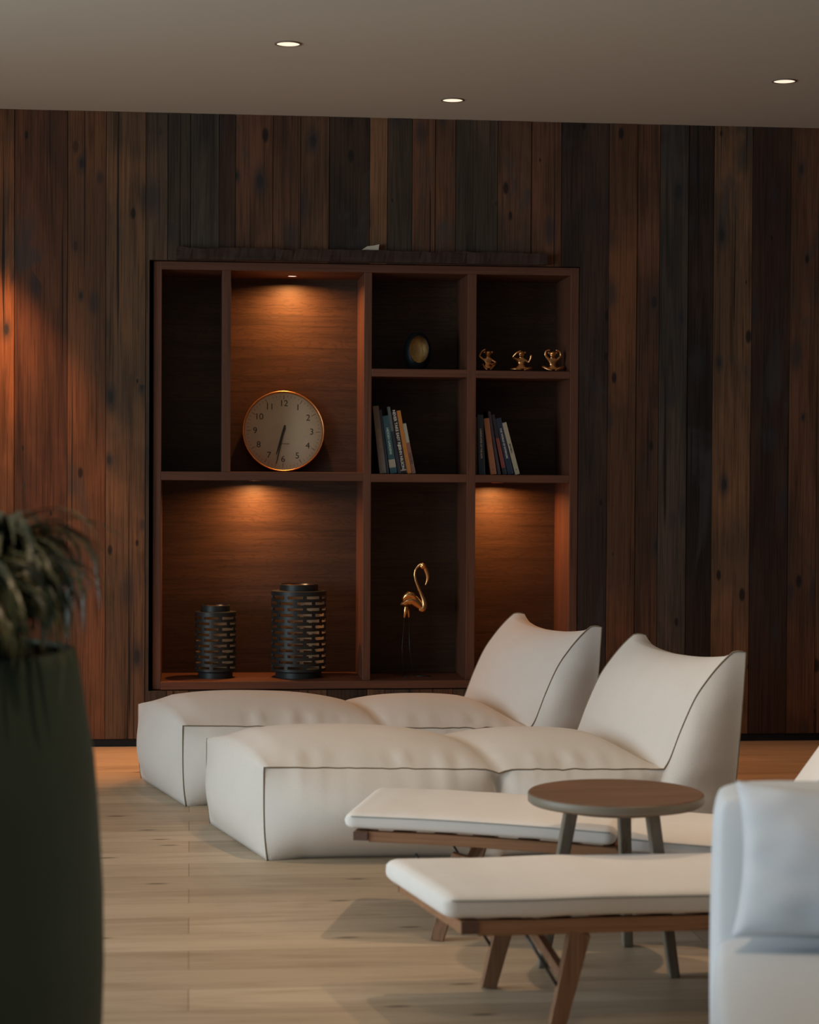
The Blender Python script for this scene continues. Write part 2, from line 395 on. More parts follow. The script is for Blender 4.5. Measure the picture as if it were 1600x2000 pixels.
def shelf_lamp(x, y, z, label, power):
    t = empty('shelf_spotlight', label, 'shelf light', (x, y, z), group='spotlights set in the bookshelf')
    bm = bmesh.new(); lathe(bm, [(.021, -.0004), (.026, -.0004), (.026, -.003), (.021, -.003), (.021, -.0004)], 32); obj('trim_ring', bm, M_gold2, t, True)
    bm = bmesh.new(); lathe(bm, [(0, -.0015), (.021, -.0015)], 32); obj('lens', bm, M_lens2, t)
    d = bpy.data.lights.new('shelf_lamp', 'AREA'); d.shape = 'DISK'; d.size = .035; d.energy = power; d.color = AMBER; d.spread = math.radians(165)
    o = bpy.data.objects.new('shelf_lamp', d); COL.objects.link(o); o.location = (x, y, z-.004)
    return t
shelf_lamp(.452, .245, 2.077, 'small round spotlight above the wall clock', 5.2)
shelf_lamp(.292, .27, 1.160, 'small round spotlight above the two dark lanterns', 4.2)
shelf_lamp(1.389, .26, 1.156, 'small round spotlight in the lower right bay of the bookshelf', 4.0)

bm = bmesh.new()
fs = box(bm, -.062, 1.56, -.045, -.004, 2.116, 2.166)
bmesh.ops.subdivide_edges(bm, edges=[e for e in bm.edges if abs(e.verts[0].co.x-e.verts[1].co.x) > 1], cuts=90)
for v in bm.verts:
    n = mnoise.noise(Vector((v.co.x*9, v.co.y*20, v.co.z*30))); n2 = mnoise.noise(Vector((v.co.x*31, 4, v.co.z*50)))
    if v.co.y < -.02: v.co.y += .016*n+.008*n2
    v.co.z += (.009*n+.006*n2) if v.co.z > 2.14 else -abs(.003*n)*0
tag(obj('wooden_beam', bm, M_beam), 'rough dark wooden beam laid along the top of the bookshelf', 'beam')
bm = bmesh.new()
pr = [(.742, 2.1665), (.815, 2.1665), (.818, 2.192), (.795, 2.186), (.765, 2.182)]
A = [bm.verts.new((x, -.03, z)) for x, z in pr]; B = [bm.verts.new((x, -.012, z)) for x, z in pr]
bm.faces.new(A); bm.faces.new(B[::-1])
for i in range(5): bm.faces.new((A[i], B[i], B[(i+1) % 5], A[(i+1) % 5]))
o = obj('folded_card', bm, M_card); o.location.z = .003
tag(o, 'small cream wedge of card standing on the wooden beam', 'card')

# ------------------------------------------------------------------ wall clock leaning in its bay
R = .186
ck = empty('wall_clock', 'round cream wall clock with thin brass rim leaning in the lit bay', 'clock', (.417, .315, 1.1985))
ck.rotation_euler = (math.radians(-9), math.radians(1.0), 0)
def ckm(): return Matrix.Translation((0, 0, R)) @ Matrix.Rotation(PI/2, 4, 'X')      # disc facing -y
def ck_add(name, prof, m, smooth=True, seg=96):
    bm = bmesh.new(); lathe(bm, prof, seg); bm.transform(ckm()); return obj(name, bm, m, ck, smooth)
M_dial = plain('cream_dial', (.80, .62, .43), .7)
M_ink = plain('dial_ink', (.06, .04, .028), .7)
ck_add('rim', [(R-.009, -.016), (R, -.016), (R, .006), (R-.002, .010), (R-.005, .010), (R-.009, .002), (R-.009, -.016)], M_gold2)
ck_add('dial', [(0, -.002), (R-.009, -.002), (R-.009, -.014), (0, -.014)], M_dial, False)
mk = bmesh.new()
for i in range(60):
    a = i*PI/30; L = (.105 if i % 5 == 0 else .045)*R; wd = .0019 if i % 5 == 0 else .0011; r1 = R*.895
    Mx = Matrix.Rotation(-a, 4, 'Z')
    for f in box(mk, -wd/2, wd/2, r1-L, r1, -.0015, -.0008, Mx): pass
mk.transform(ckm()); obj('minute_marks', mk, M_ink, ck)
for i in range(1, 13):
    a = i*PI/6; text_mesh(str(i), .040, ck, M_ink, 'numeral', .0002, M=ckm() @ Matrix.Translation((R*.69*math.sin(a), R*.69*math.cos(a), -.0012)))
text_mesh('FLEMINGER', .0085, ck, M_ink, 'dial_lettering', .0001, M=ckm() @ Matrix.Translation((.006, -.31*R, -.0012)))
def hand(name, ang, L, tail, w0, w1, z):
    bm = bmesh.new(); pts = [(-w0/2, -tail), (w0/2, -tail), (w0/2*1.1, 0), (w1/2, L), (-w1/2, L), (-w0/2*1.1, 0)]
    a = [bm.verts.new((x, y, z)) for x, y in pts]; b = [bm.verts.new((x, y, z+.001)) for x, y in pts]
    bm.faces.new(a[::-1]); bm.faces.new(b)
    for i in range(6): bm.faces.new((a[i], a[(i+1) % 6], b[(i+1) % 6], b[i]))
    bm.transform(ckm() @ Matrix.Rotation(-ang, 4, 'Z')); obj(name, bm, M_ink, ck)
hand('hour_hand', math.radians(196), .60*R, .10*R, .011, .004, .001)
hand('minute_hand', math.radians(191.5), .83*R, .15*R, .008, .003, .003)
ck_add('hub', [(0, .006), (.006, .006), (.006, .0), (0, 0)], M_ink, False, 24)
def glassmat():
    m, nt, bs = new('clock_glass')
    nt.nodes.remove(bs); out = nt.nodes['Material Output']
    tr = nd(nt, 'ShaderNodeBsdfTransparent'); gl = nd(nt, 'ShaderNodeBsdfGlossy'); gl.inputs['Roughness'].default_value = .03
    fr = nd(nt, 'ShaderNodeFresnel'); fr.inputs['IOR'].default_value = 1.3
    mx = nd(nt, 'ShaderNodeMixShader'); nt.links.new(fr.outputs[0], mx.inputs[0]); nt.links.new(tr.outputs[0], mx.inputs[1]); nt.links.new(gl.outputs[0], mx.inputs[2])
    nt.links.new(mx.outputs[0], out.inputs[0]); return m
M_glass = glassmat()
ck_add('glass_cover', [((R-.006)*math.sin(t*PI/2/12), .004+.013*math.cos(t*PI/2/12)) for t in range(13)], M_glass)

# ------------------------------------------------------------------ books
def bookmat(i, c, c2=None, z0=0, z1=0):
    m, nt, bs = new('book_cloth')
    f = noise(nt, coords(nt, (1, 1, 1)), 60, 3)
    cc = mix(nt, tuple(x*.8 for x in c), c, f)
    if c2:
        tc = nd(nt, 'ShaderNodeTexCoord'); s = nd(nt, 'ShaderNodeSeparateXYZ'); nt.links.new(tc.outputs['Object'], s.inputs[0])
        a = nd(nt, 'ShaderNodeMath', operation='GREATER_THAN'); a.inputs[1].default_value = z0; nt.links.new(s.outputs[2], a.inputs[0])
        b = nd(nt, 'ShaderNodeMath', operation='LESS_THAN'); b.inputs[1].default_value = z1; nt.links.new(s.outputs[2], b.inputs[0])
        k = nd(nt, 'ShaderNodeMath', operation='MULTIPLY'); nt.links.new(a.outputs[0], k.inputs[0]); nt.links.new(b.outputs[0], k.inputs[1])
        cc = mix(nt, cc, c2, k.outputs[0])
    nt.links.new(cc, bs.inputs['Base Color']); bs.inputs['Roughness'].default_value = .5; return m
M_inkw = plain('white_lettering', (.62, .58, .50), .7); M_inkd = plain('dark_lettering', (.03, .03, .03), .7)
M_inkg = plain('gold_lettering', (.30, .20, .13), .7); M_inkt = plain('mint_lettering', (.45, .55, .45), .7)
PREV = {}
def book(x, z, t, h, lean, mat, label, group, text=None, ink=None, y=.075, d=.16, ts=None, dot=False, tz=.5, text2=None):
    """x = left bottom corner of the spine; leans to the left about it"""
    if group in PREV:
        px, ph, pa = PREV[group]
        t = min(t, (x-px-min(h, ph)*max(0, math.sin(math.radians(lean))-math.sin(math.radians(pa))))*math.cos(math.radians(lean))-.0004)
    PREV[group] = (x, h, lean)
    r = empty('book', label, 'book', (x, y, z+.0005), group=group)
    r.rotation_euler = (0, -math.radians(lean), 0)
    r.location.z += t*math.sin(math.radians(lean))
    bm = bmesh.new(); box(bm, -t, -t+.0022, 0, d, 0, h); box(bm, -.0022, 0, 0, d, 0, h); box(bm, -t, 0, 0, .0025, 0, h)
    bmesh.ops.remove_doubles(bm, verts=bm.verts, dist=1e-5); obj('cover', bm, mat, r, bevel=.0008)
    boxo('pages', (-t+.0022, -.0022, .0025, d-.004, .003, h-.003), M_paper, r, 0)
    def tx(s, size, zc, nm):
        text_mesh(s, size, r, ink, nm, .0001, M=Matrix.Translation((-t/2, -.0003, zc)) @ Matrix.Rotation(PI/2, 4, 'X') @ Matrix.Rotation(-PI/2, 4, 'Z'), bold=size*.02)
    if text: tx(text, ts or t*.62, h*tz, 'spine_title')
    if text2: tx(text2[0], ts or t*.62, h*text2[1], 'spine_author')
    if dot:
        bm = bmesh.new(); lathe(bm, [(0, 0), (.0025, 0)], 16); bm.transform(Matrix.Translation((-t/2, -.0004, .022)) @ Matrix.Rotation(PI/2, 4, 'X')); obj('spine_emblem', bm, M_inkd, r)
    return r
G1 = 'books in the left book bay'; G2 = 'books in the right book bay'; Z1, Z2 = 1.1925, 1.1905
S = .002272; XA = lambda px: .793+(px-727.5)*S; XB = lambda px: 1.257+(px-929.5)*S
book(XA(758), Z1, .027, .300, 6.5, bookmat(0, (.17, .145, .115)), 'thick grey beige book leaning on the upright, first of its row', G1, 'ARCHITEKTUR', M_inkg, ts=.013, tz=.52)
book(XA(763.5), Z1, .011, .285, 6.8, bookmat(1, (.02, .022, .035)), 'thin navy book between the grey beige and the teal ones', G1)
book(XA(779), Z1, .030, .258, 8.3, bookmat(2, (.03, .085, .105), (.36, .31, .24), .026, .062), 'teal book with a cream label at the foot of its spine', G1, 'HIDDEN GARDENS', M_inkt, ts=.014, tz=.56)
book(XA(787), Z1, .016, .300, 9.5, bookmat(3, (.022, .028, .040), (.10, .115, .11), .19, .30), 'dark blue book with a grey upper spine', G1)
book(XA(799), Z1, .025, .278, 9.8, bookmat(4, (.012, .008, .010), (.45, .30, .25), .012, .017), 'black book with large white capitals on its spine', G1, 'NEVER TAKE EASY RIDE', M_inkw, ts=.017, tz=.70, text2=('JOHN NILSON', .26))
book(XA(808), Z1, .019, .283, 10.3, bookmat(5, (.52, .20, .04)), 'bright orange book near the outer end of its row', G1)
book(XA(816), Z1, .020, .226, 11.0, bookmat(6, (.26, .12, .08), (.36, .36, .28), .14, .226), 'short multicoloured book at the outer end of its row', G1, 'COLORS', M_inkd, ts=.013, tz=.30)
book(XB(936), Z2, .010, .255, .6, bookmat(7, (.055, .05, .03)), 'thin olive book upright against the divider', G2)
book(XB(951), Z2, .031, .266, 2.0, bookmat(8, (.03, .055, .085)), 'wide slate blue book with small pale lettering', G2, 'LANDSCAPES OF THE ALPS', M_inkw, ts=.011, tz=.52)
book(XB(973.5), Z2, .026, .252, 8.0, bookmat(9, (.33, .12, .05)), 'terracotta book with a dark dot at the foot of its spine', G2, 'TERRA', M_inkg, ts=.011, tz=.5, dot=True)
book(XB(981.5), Z2, .013, .285, 9.5, bookmat(10, (.05, .03, .04)), 'tallest thin plum book beside the terracotta one', G2)
book(XB(994), Z2, .016, .272, 12.0, bookmat(11, (.03, .02, .028), (.20, .045, .035), .03, .165), 'dark book with a red lower spine', G2, y=.08)
book(XB(1007), Z2, .024, .256, 13.0, bookmat(12, (.02, .032, .06)), 'navy book with white lettering beside the cream one', G2, 'THE WORLD OF INTERIORS', M_inkw, ts=.011, tz=.55)
book(XB(1019.5), Z2, .023, .238, 15.0, bookmat(13, (.46, .40, .28)), 'cream book at the right end of its row', G2, 'MINIMAL', M_inkd, ts=.011, tz=.5, dot=True)

# ------------------------------------------------------------------ oval candle holder
vs = empty('candle_holder', 'dark oval candle holder with an open gilded hollow', 'candle holder', (1.012, .19, 1.6555))
bm = bmesh.new(); H = .170; RX = .062
def egg(t, k=1.0):           # t 0..1 bottom to top
    z = H*t; r = RX*k*math.sqrt(max(0, 1-((t-.52)/.52)**2)) if t > .52 else RX*k*math.sqrt(max(0, 1-((t-.52)/.56)**2)); return r, z
def shell(k, keep_out):
    bm = bmesh.new(); n, m_ = 30, 56; rings = []
    for i in range(n+1):
        t = i/n; r, z = egg(t, 1); r = max(r, .0008)*k; z = H*.5+(z-H*.5)*k
        rings.append([bm.verts.new((r*math.cos(2*PI*j/m_), r*.8*math.sin(2*PI*j/m_), z)) for j in range(m_)])
    for i in range(n):
        for j in range(m_):
            q = (rings[i][j], rings[i][(j+1) % m_], rings[i+1][(j+1) % m_], rings[i+1][j]); c = sum((v.co for v in q), Vector())/4
            if c.y < 0 and ((c.x-.004)/.045)**2+((c.z-.094)/.062)**2 < 1: continue
            bm.faces.new(q)
    return bm
o = obj('outer_shell', shell(1, 1), M_shell, vs, True)
bm2 = shell(.96, 1)
obj('gilded_lining', bm2, plain('aged_gilding', (.55, .36, .15), .42, .9, .4, 60), vs, True)
bm = bmesh.new()
rimp = []
for k in range(40):
    a = 2*PI*k/40; x = .004+.045*math.cos(a); z = .094+.062*math.sin(a); r, _ = egg(z/H); y = -.8*math.sqrt(max(r*r-x*x, 1e-5)); rimp.append((x*.99, y*.98, z))
tube(bm, rimp, .0022, 6, closed=True); obj('opening_rim', bm, M_shell, vs, True)

# ------------------------------------------------------------------ three gold monkeys
def skin(name, verts, edges, radii, m, parent, sub=2):
    me = bpy.data.meshes.new(name); me.from_pydata([Vector(v) for v in verts], edges, []); me.materials.append(m)
    o = bpy.data.objects.new(name, me); COL.objects.link(o); o.parent = parent
    o.modifiers.new('skin', 'SKIN'); s = o.modifiers.new('s', 'SUBSURF'); s.levels = sub; s.render_levels = sub
    o.modifiers['skin'].use_smooth_shade = True
    for i, r in enumerate(radii): me.skin_vertices[0].data[i].radius = (r, r)
    me.skin_vertices[0].data[0].use_root = True
    return o
def monkey(x, label, armL, armR, legL, legR, tilt=0):
    t = empty('monkey_figurine', label, 'figurine', (x, .13, 1.6525), group='gold monkey figurines'); t.scale = (1.14, 1.1, 1.04)
    V = [(0, 0, .018), (0, .002, .034), (0, 0, .050), (tilt*.3, -.001, .062), (tilt*.7, -.003, .074), (tilt, -.006, .084), (tilt, -.016, .078)]
    Rr = [.0135, .0120, .0130, .0075, .0135, .0145, .0080]
    E_ = [(0, 1), (1, 2), (2, 3), (3, 4), (4, 5), (5, 6)]
    def chain(root, pts, rs):
        last = root
        for p, r in zip(pts, rs): V.append(p); Rr.append(r); E_.append((last, len(V)-1)); last = len(V)-1
    chain(2, armL, [.0064, .0052, .0046, .0052]); chain(2, armR, [.0064, .0052, .0046, .0052])
    chain(0, legL, [.0075, .0060, .0048, .0050]); chain(0, legR, [.0075, .0060, .0048, .0050])
    skin('body', V, E_, Rr, M_gold2, t)
    bm = bmesh.new()
    for s in (-1, 1): ball(bm, (tilt+s*.0150, -.004, .083), (.0045, .002, .005), 10, 6)
    obj('ears', bm, M_gold2, t, True)
    return t
LX = [(-.018, -.008, .014), (-.040, -.018, .022), (-.020, -.034, .008), (-.006, -.036, .006)]; RX_ = [(-a, b, c) for a, b, c in LX]
LXw = [(-.018, -.006, .012), (-.044, -.012, .024), (-.022, -.028, .010), (-.004, -.034, .006)]; RXw = [(-a, b, c) for a, b, c in LXw]
monkey(1.322, 'gold monkey figurine, leftmost of three, one arm up and one across its belly',
       [(-.017, -.003, .050), (-.034, -.006, .066), (-.024, -.010, .088), (-.008, -.012, .096)],
       [(.017, -.003, .050), (.034, -.010, .036), (.016, -.022, .030), (.002, -.024, .032)],
       [(-.016, -.01, .016), (-.024, -.024, .030), (-.014, -.034, .012), (-.004, -.038, .005)], [(.016, -.01, .016), (.024, -.024, .030), (.012, -.034, .012), (.004, -.038, .005)], .002)
monkey(1.474, 'gold monkey figurine in the middle with one arm shading its eyes',
       [(-.017, -.003, .052), (-.036, -.010, .062), (-.020, -.020, .082), (-.002, -.022, .090)],
       [(.017, -.003, .050), (.030, -.006, .040), (.036, -.014, .056), (.038, -.016, .074)],
       [(-.018, -.008, .012), (-.046, -.014, .012), (-.026, -.032, .010), (-.004, -.036, .008)], [(.018, -.008, .012), (.042, -.012, .016), (.026, -.030, .010), (.006, -.036, .006)])
monkey(1.617, 'gold monkey figurine, rightmost of three, both hands on its head',
       [(-.017, -.003, .052), (-.031, -.004, .074), (-.028, -.006, .092), (-.010, -.008, .096)],
       [(.017, -.003, .052), (.033, -.004, .072), (.028, -.006, .090), (.010, -.008, .096)], LXw, RXw)

# ------------------------------------------------------------------ gold flamingo
fl = empty('flamingo_figurine', 'polished gold flamingo figurine on thin black legs', 'figurine', (.98, .16, .2815))
def FP(zx, zy, y=0):         # figure drawing units -> local metres
    return ((zx-290)/7.69*.00227+.0, y, (1846-zy)/7.69*.00229)
M_gold.name = 'polished_brass'
bm = bmesh.new()
tube(bm, [FP(140, 760), FP(190, 735), FP(250, 700), FP(330, 690), FP(400, 740), FP(460, 790), FP(500, 790)], [.003, .015, .026, .029, .024, .018, .013], 20, 6, flat=.85)
bm2 = bm
obj('body', bm2, M_gold, fl, True)
bm = bmesh.new()
tube(bm, [FP(440, 815), FP(485, 830), FP(515, 770), FP(505, 690), FP(470, 600), FP(425, 500), FP(385, 400), FP(368, 310), FP(378, 235), FP(410, 185), FP(455, 150), FP(490, 160), FP(515, 195)],
     [.014, .0160, .0145, .0115, .0090, .0078, .0070, .0064, .0062, .0068, .0105, .0150, .0110], 16, 6)
obj('neck', bm, M_gold, fl, True)
bm = bmesh.new(); ball(bm, FP(492, 178), (.0165, .0125, .0150), 20, 12); obj('head', bm, M_gold, fl, True)
bm = bmesh.new(); tube(bm, [FP(500, 170), FP(535, 230), FP(562, 310), FP(562, 380), FP(530, 468)], [.0120, .0110, .0095, .0070, .0012], 14, 5, flat=.75); obj('beak', bm, M_gold, fl, True)
for s in (-1, 1):
    bm = bmesh.new(); tube(bm, [FP(390, 770, s*.014), FP(345, 640, s*.020), FP(280, 610, s*.022), FP(215, 660, s*.018), FP(185, 720, s*.012)], [.003, .012, .016, .013, .003], 14, 5, flat=.5); obj('wing', bm, M_gold, fl, True)
for a, b, c, ft, yy in (((205, 960), (178, 1400), (190, 1836), 80, -.012), ((285, 960), (300, 1430), (362, 1826), 270, .012)):
    bm = bmesh.new(); tube(bm, [FP(235, 790, yy*.7), FP(222 if yy < 0 else 270, 860, yy), FP(a[0], a[1], yy)], [.012, .0095, .004], 12, 4); obj('thigh', bm, M_gold, fl, True)
    bm = bmesh.new(); tube(bm, [FP(*a, yy), FP(*b, yy), FP(*c, yy)], .0017, 8)
    for dy in (-.012, 0, .012):
        q = FP(c[0]+ft, 1838, yy+dy); tube(bm, [FP(c[0], 1832, yy), (q[0], q[1], .0018)], .0016, 6)
    obj('leg', bm, M_rod, fl, True)

# ------------------------------------------------------------------ slotted lanterns
def lantern(x, y, R, H, rows, nslot, label):
    t = empty('lantern', label, 'lantern', (x, y, .2815), group='slotted lanterns in the lower left bay')
    zb, zt = .030, H-.030
    bm = bmesh.new(); seg = nslot*10; hs = (zt-zb)/(2*rows+1.4); levels = []; z = zb
    levels.append((z, z+hs*.9, None)); z += hs*.9
    for r in range(rows):
        levels.append((z, z+hs, r)); z += hs
        levels.append((z, z+(hs if r < rows-1 else zt-z-.0), None)); z = levels[-1][1]
    vr = {}
    def V(k, zz):
        key = (k % seg, round(zz, 5))
        if key not in vr: a = 2*PI*(k % seg)/seg; vr[key] = bm.verts.new((R*math.cos(a), R*math.sin(a), zz))
        return vr[key]
    for z0, z1, r in levels:
        for k in range(seg):
            if r is not None:
                kk = (k+(5 if r % 2 else 0)) % 10
                if kk >= 1 and kk <= 8: continue
            bm.faces.new((V(k, z0), V(k+1, z0), V(k+1, z1), V(k, z1)))
    o = obj('slotted_body', bm, M_darkmetal, t); o.data.materials.append(M_lit_inside); sm = o.modifiers.new('s', 'SOLIDIFY'); sm.thickness = .004; sm.offset = -1; sm.material_offset = 1
    bm = bmesh.new(); rc = R*.70
    lathe(bm, [(R, zt-.004), (R, zt), (rc, zt+.002), (rc, H-.003), (rc-.002, H), (rc-.006, H), (rc-.006, zt-.004), (R, zt-.004)], 64); cl = obj('collar', bm, M_darkmetal, t, False)
    bm = bmesh.new(); lathe(bm, [(rc-.0064, H-.004), (rc-.0070, zt)], 64); obj('collar_painted_glow', bm, M_gold2, cl, True)  # added copper ring, its colour stands in for lamplight inside the collar
    bm = bmesh.new(); rb = R*.84
    lathe(bm, [(0, 0), (rb, 0), (rb, .024), (R, zb), (R, zb+.003), (0, zb+.003)], 64); obj('base', bm, M_darkmetal, t, False)
    return t
lantern(.115, .20, .0915, .323, 10, 7, 'shorter dark slotted metal lantern beside the taller one')
lantern(.485, .20, .1235, .416, 13, 9, 'taller dark slotted metal lantern near the upright')

# ------------------------------------------------------------------ bean bag loungers
def interp(P, t):
    i = min(int(t), len(P)-2); f = t-i; a, b = P[i], P[i+1]
    return a[0]+(b[0]-a[0])*f, a[1]+(b[1]-a[1])*f
def beanbag(loc, rz, label, W=.685, shear=-.17, seed=0, topz=1.0, tall=1.0):
    t = empty('lounge_bean_bag', label, 'lounger', loc, rz, 'upholstered bean bag loungers')
    XP = .735
    T = []; Bt = []
    for k in range(37):
        f = k/36; T.append((f*XP, .290-.014*f)); Bt.append((f*XP, 0))
    for k in range(1, 27):
        f = k/26; T.append((XP+f*(1.262-XP), .276-.004*f)); Bt.append((XP+f*(1.17-XP), 0))
    nS = len(T)-1
    fr = catmull([(1.262, 0, .272), (1.283, 0, .308), (1.318, 0, .40), (1.362, 0, .497), (1.405, 0, .560), (1.440, 0, .602), (1.468, 0, .630)], 6)
    for k, p in enumerate(fr[1:]):
        T.append((p.x, p.z)); Bt.append((1.17+.26*(k+1)/len(fr), 0))
    nF = len(T)-1
    for k in range(1, 5):
        f = k/4; T.append((1.468+.056*f, .630-.006*f+.006*math.sin(PI*f))); Bt.append((1.43+.04*f, 0))
    NI = len(T)-1; NJ, NK = 30, 16
    sf = lambda u, p=2.4: max(0, 1-abs(2*u-1)**p)
    rnd = random.Random(seed)
    def P(i, j, k):
        b, c = j/NJ, k/NK
        (tx, tz), (bx, bz) = T[i], Bt[i]
        tz *= tall if i > nS else 1+ (tall-1)*0
        # side outline: back seam leans a little
        x = bx+(tx-bx)*c**(.8 if i > nS else 1); z = bz+(tz-bz)*c
        y = b*W; x += shear*b
        xx = tx
        foot = sf(min(max(xx/XP, 0), 1), 2.6) if i <= 36 else 0
        seat = sf((xx-XP)/(1.262-XP), 2.6) if 36 <= i <= nS else 0
        back = 0
        if i > nS:
            cp = c**.8; xs = Bt[nS][0]+(T[nS][0]-Bt[nS][0])*cp; xe = Bt[NI][0]+(T[NI][0]-Bt[NI][0])*cp; xi = bx+(tx-bx)*cp
            back = min(1, max(0, (xi-xs)/(xe-xs)))
        # top bulge
        s = sf(b, 2.2)
        if i <= nS:
            at = .052+.040*foot+.034*seat
            if i > nS-6: at *= 1-.75*((i-(nS-6))/6)**2
            z += c**5*at*s
            if i <= 4: z -= c**5*at*s*(1-i/4)*.35
            # gathers along the seam
            wr = mnoise.noise(Vector((x*24+seed, 0, 0)))*.017*(foot+seat)
            z += c**8*wr*math.exp(-((min(b, 1-b)-.07)/.06)**2)
            pin = math.exp(-((xx-XP)/.022)**2); z -= c**6*.012*pin*(1-.4*s)
        elif i <= nF:
            q = (i-nS)/(nF-nS); nx, nz = -.86, .5
            a_ = (.006+.028*math.sin(PI*q))*s-.024*s*max(0, (q-.55)/.45)**1.5*.0
            x += c**5*a_*nx; z += c**5*a_*nz
            z -= c**5*.027*s*q**4
        else:
            z -= c**5*(.027+.014*(i-nF)/(NI-nF))*s; z += c**5*.016*math.exp(-((1-abs(2*b-1))/.07)**2)*(.4+.6*(i-nF)/(NI-nF))
        # side panels bulge
        e = .110*foot+.070*seat+(.078*2.6*back*(1-back)**1.3 if nS < i < NI else 0)+.004
        g = sf(c, 2.0)
        wr = mnoise.noise(Vector((x*22+9+seed, 3, 0)))*.020*math.exp(-((1-c)/.35)**2)*(foot+seat)
        if i > nS: wr += .010*mnoise.noise(Vector((x*5, 3+seed, z*16)))*g
        y += ((1-b)**6*-1+b**6)*(e*g+wr)
        if i <= nS: y += ((1-b)**6-b**6)*.045*math.exp(-((xx-XP)/.022)**2)*math.exp(-((1-c)/.35)**2)*g**.5
        if i > 0: y += ((1-b)**6-b**6)*(1-c)**3*.040*min(1, x_off(i)/.12)*(foot**.5+seat**.5 if i <= nS else .6*max(0, 1-back))
        # ends bulge
        x -= .058*sf(b, 2.2)*sf(c, 2.0)*math.exp(-x_off(i)/.05)
        if i >= nF: x += .050*sf(b, 2.2)*sf(c, 1.6)*((i-nF)/(NI-nF))
        x += .012*(1-c)**4*math.exp(-x_off(i)/.08)*(1-2*0)
        z = max(z, 0.0 if k == 0 else .0005)
        return Vector((x, y, z))
    def x_off(i): return T[i][0] if i <= nS else 9
    bm = bmesh.new(); D = {}
    def V(i, j, k):
        if (i, j, k) not in D: D[(i, j, k)] = bm.verts.new(P(i, j, k))
        return D[(i, j, k)]
    for i in range(NI):
        for j in range(NJ):
            bm.faces.new((V(i, j, NK), V(i+1, j, NK), V(i+1, j+1, NK), V(i, j+1, NK))); bm.faces.new((V(i, j, 0), V(i, j+1, 0), V(i+1, j+1, 0), V(i+1, j, 0)))
        for k in range(NK):
            bm.faces.new((V(i, 0, k), V(i+1, 0, k), V(i+1, 0, k+1), V(i, 0, k+1))); bm.faces.new((V(i, NJ, k), V(i, NJ, k+1), V(i+1, NJ, k+1), V(i+1, NJ, k)))
    for j in range(NJ):
        for k in range(NK):
            bm.faces.new((V(0, j, k), V(0, j, k+1), V(0, j+1, k+1), V(0, j+1, k))); bm.faces.new((V(NI, j, k), V(NI, j+1, k), V(NI, j+1, k+1), V(NI, j, k+1)))
    bm.normal_update()
    for e in bm.edges:        # keep side-panel seams crisp
        pass
    sharp = set()
    for j in (0, NJ):
        for i in range(NI): sharp.add(frozenset((D[(i, j, NK)], D[(i+1, j, NK)])))
        for k in range(NK):
            sharp.add(frozenset((D[(0, j, k)], D[(0, j, k+1)]))); sharp.add(frozenset((D[(NI, j, k)], D[(NI, j, k+1)])))
    for j in range(NJ): sharp.add(frozenset((D[(nS, j, NK)], D[(nS, j+1, NK)]))); sharp.add(frozenset((D[(NI, j, NK)], D[(NI, j+1, NK)])))
    for e in bm.edges:
        if frozenset(e.verts) in sharp: e.smooth = False
    def seam(path): return [D[p].co.copy() for p in path]
    seams = []
    for j in (0, NJ):
        seams.append(seam([(0, j, k) for k in range(NK+1)]+[(i, j, NK) for i in range(1, NI+1)]+[(NI, j, k) for k in range(NK-1, -1, -1)]))
    obj('cover', bm, M_bean, t, True)
    for s_ in seams:
        pb = bmesh.new(); tube(pb, s_, .0026, 8); obj('piping', pb, M_pipe, t, True)
    return t
beanbag((.230, -2.630, 0), 0, 'cream bean bag lounger nearest the low wooden loungers', seed=1)
beanbag((-.023, -1.589, 0), 0, 'cream bean bag lounger closest to the bookshelf, behind the other', seed=5, W=.68, shear=-.175)

